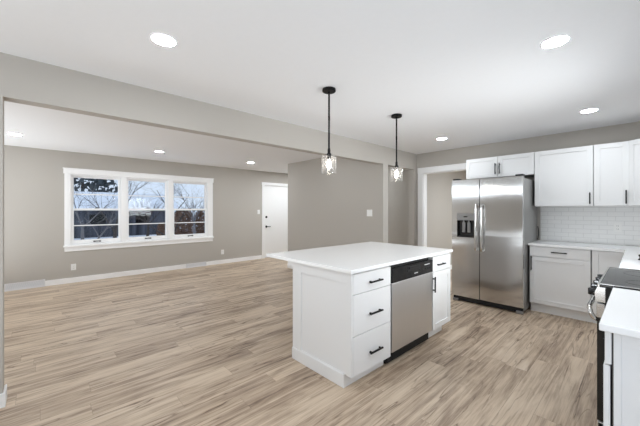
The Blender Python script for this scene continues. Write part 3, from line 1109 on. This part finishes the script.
def register(loc, w, h, label):
    t = thing('floor_register', label, 'vent', loc, PI / 2, 'baseboard registers')
    bm = bmesh.new()
    f = 0.014
    for d in ((-w / 2, w / 2, -0.034, -0.018, 0.0, 0.030), (-w / 2, w / 2, -0.026, -0.015, h - f, h),
              (-w / 2, -w / 2 + f, -0.030, -0.015, 0.030, h - f), (w / 2 - f, w / 2, -0.030, -0.015, 0.030, h - f)):
        add_box(bm, *d, bev=0.002)
    obj('frame', bm, M['vent'], t)
    box('backing', M['ventgap'], (-w / 2 + f, w / 2 - f, -0.0175, -0.0155, 0.030, h - f), t)
    bm = bmesh.new()
    n = int(w / 0.022)
    for k in range(n):
        x = -w / 2 + f + (w - 2 * f) * (k + 0.5) / n
        s = 0.010 if x > 0 else -0.010
        a = [bm.verts.new(c) for c in ((x - s - 0.003, -0.028, 0.030), (x - s + 0.003, -0.028, 0.030), (x + s + 0.003, -0.022, h - f), (x + s - 0.003, -0.022, h - f))]
        b = [bm.verts.new((v.co.x, v.co.y + 0.006, v.co.z)) for v in a]
        bm.faces.new(a)
        bm.faces.new(b[::-1])
        for i in range(4):
            bm.faces.new((a[i], a[(i + 1) % 4], b[(i + 1) % 4], b[i]))
    obj('louvers', bm, M['vent'], t)
    return t


register((XL, -0.20, 0), 0.50, 0.128, 'white baseboard register at the far left of the window wall')
register((XL, 2.70, 0), 0.47, 0.104, 'white baseboard register below the right window unit')

# ------------------------------------------------------------------ outside the window
GZ = -0.92
struct(box('ground', M['snow'], (-90, XL - 0.16, -40, 60, GZ - 0.2, GZ)), 'snow-covered ground outside the window', 'ground')
hs = thing('house', 'low dark house with a snowy roof across the street', 'house', (-31, 2.6, GZ))
box('walls', M['siding'], (-6, 0, -7.5, 6.8, 0, 2.40), hs)
bm = bmesh.new()
a = [bm.verts.new((x, -8.0, z)) for x, z in ((0.6, 2.25), (-3, 3.75), (-6.6, 2.25), (-6.6, 2.4), (-3, 3.92), (0.6, 2.4))]
b = [bm.verts.new((v.co.x, 7.3, v.co.z)) for v in a]
bm.faces.new(a)
bm.faces.new(b[::-1])
for i in range(6):
    bm.faces.new((a[i], a[(i + 1) % 6], b[(i + 1) % 6], b[i]))
obj('roof', bm, M['snow'], hs)
for y0 in (-3.4, 0.3, 3.6):
    box('window', M['blackgloss'], (0.002, 0.05, y0, y0 + 1.1, 1.0, 1.9), hs)
for y0 in (2.35,):
    box('door', M['mark'], (0.002, 0.05, y0, y0 + 0.22, 0.25, 2.2), hs)


def bare_tree(loc, height, seed, label, mat, spread=0.5):
    rnd = random.Random(seed)
    t = thing('bare_tree', label, 'tree', loc, 0, 'bare trees outside the window')
    trunk, br = bmesh.new(), bmesh.new()

    def grow(bm, p, d, ln, r, depth):
        pts, rr = [p], [r]
        q = p.copy()
        dd = d.copy()
        for k in range(4):
            dd = (dd + Vector((rnd.uniform(-1, 1), rnd.uniform(-1, 1), rnd.uniform(-0.4, 0.7))) * 0.16).normalized()
            q = q + dd * ln / 4
            pts.append(q.copy())
            rr.append(r * (1 - 0.15 * (k + 1)))
        add_tube(bm, pts, rr, 5)
        if depth == 0:
            return
        for k in range(4 if depth > 1 else 5):
            i = rnd.choice((2, 3, 4))
            nd = (dd + Vector((rnd.uniform(-1, 1), rnd.uniform(-1, 1), rnd.uniform(-0.5, 0.8))) * (spread + 0.4)).normalized()
            grow(br, pts[i], nd, ln * rnd.uniform(0.55, 0.8), rr[i] * 0.62, depth - 1)
    grow(trunk, Vector((0, 0, 0)), Vector((0, 0, 1)), height * 0.38, height * 0.020, 4)
    obj('trunk', trunk, mat, t)
    obj('branches', br, mat, t)
    return t


bare_tree((-17.5, 2.6, GZ), 6.0, 3, 'bare tree seen through the right half of the left window', M['bark'])
bare_tree((-27.0, 6.2, GZ), 6.0, 8, 'bare tree arching across the middle window', M['bark'], 0.8)
bare_tree((-19.0, 7.0, GZ), 5.4, 21, 'bare tree seen through the right window', M['snowbark'], 0.7)
bare_tree((-12.0, 0.9, GZ), 4.6, 33, 'thin bare tree at the left edge of the left window', M['snowbark'], 0.8)
bare_tree((-14.4, 4.3, GZ), 5.2, 41, 'bare tree nearest the house, between the middle and right windows', M['bark'], 0.9)


def leafy(name, loc, rx, ry, rz, n, sz, seed, mat, label, cat, cone=False):
    rnd = random.Random(seed)
    t = thing(name, label, cat, loc)
    bm = bmesh.new()
    for k in range(n):
        u, v = rnd.uniform(0, 2 * PI), rnd.uniform(0.03, 1)
        rr = rnd.uniform(0.45, 1.0)
        sc = (1 - v * 0.85) if cone else math.sqrt(max(0.05, 1 - (1.7 * v - 0.85) ** 2))
        c = Vector((rx * rr * sc * math.cos(u), ry * rr * sc * math.sin(u), rz * v))
        a = Vector((rnd.uniform(-1, 1), rnd.uniform(-1, 1), rnd.uniform(-1, 1))).normalized()
        b = a.orthogonal().normalized()
        s = sz * rnd.uniform(0.6, 1.3)
        vs = [bm.verts.new(c + a * s), bm.verts.new(c + b * s * 0.5), bm.verts.new(c - a * s), bm.verts.new(c - b * s * 0.5)]
        bm.faces.new(vs)
    obj('foliage', bm, mat, t)
    bm = bmesh.new()
    add_tube(bm, [(0, 0, 0), (0, 0, rz * 0.5), (0, 0, rz * 0.9)], [0.05 * rz ** 0.5, 0.04 * rz ** 0.5, 0.01], 6)
    obj('stem', bm, M['bark'], t)
    return t


leafy('evergreen_tree', (-43, 3.4, GZ), 4.6, 5.2, 12.0, 1300, 0.40, 2, M['pine'], 'dark evergreen behind the left window, above the snowy roof', 'tree', True)
for i, (y, x, r, h) in enumerate(((8.0, -24, 0.80, 2.30), (9.75, -24.3, 0.85, 2.35), (6.6, -24.2, 0.40, 1.3))):
    leafy('dry_shrub', (x, y, GZ), r, r, h, 2600, 0.09, 50 + i, M['brownleaf'],
          ('dry brown shrub filling the left of the right window', 'dry brown shrub at the right of the right window',
           'small dry brown shrub at the edge of the middle window')[i], 'shrub')
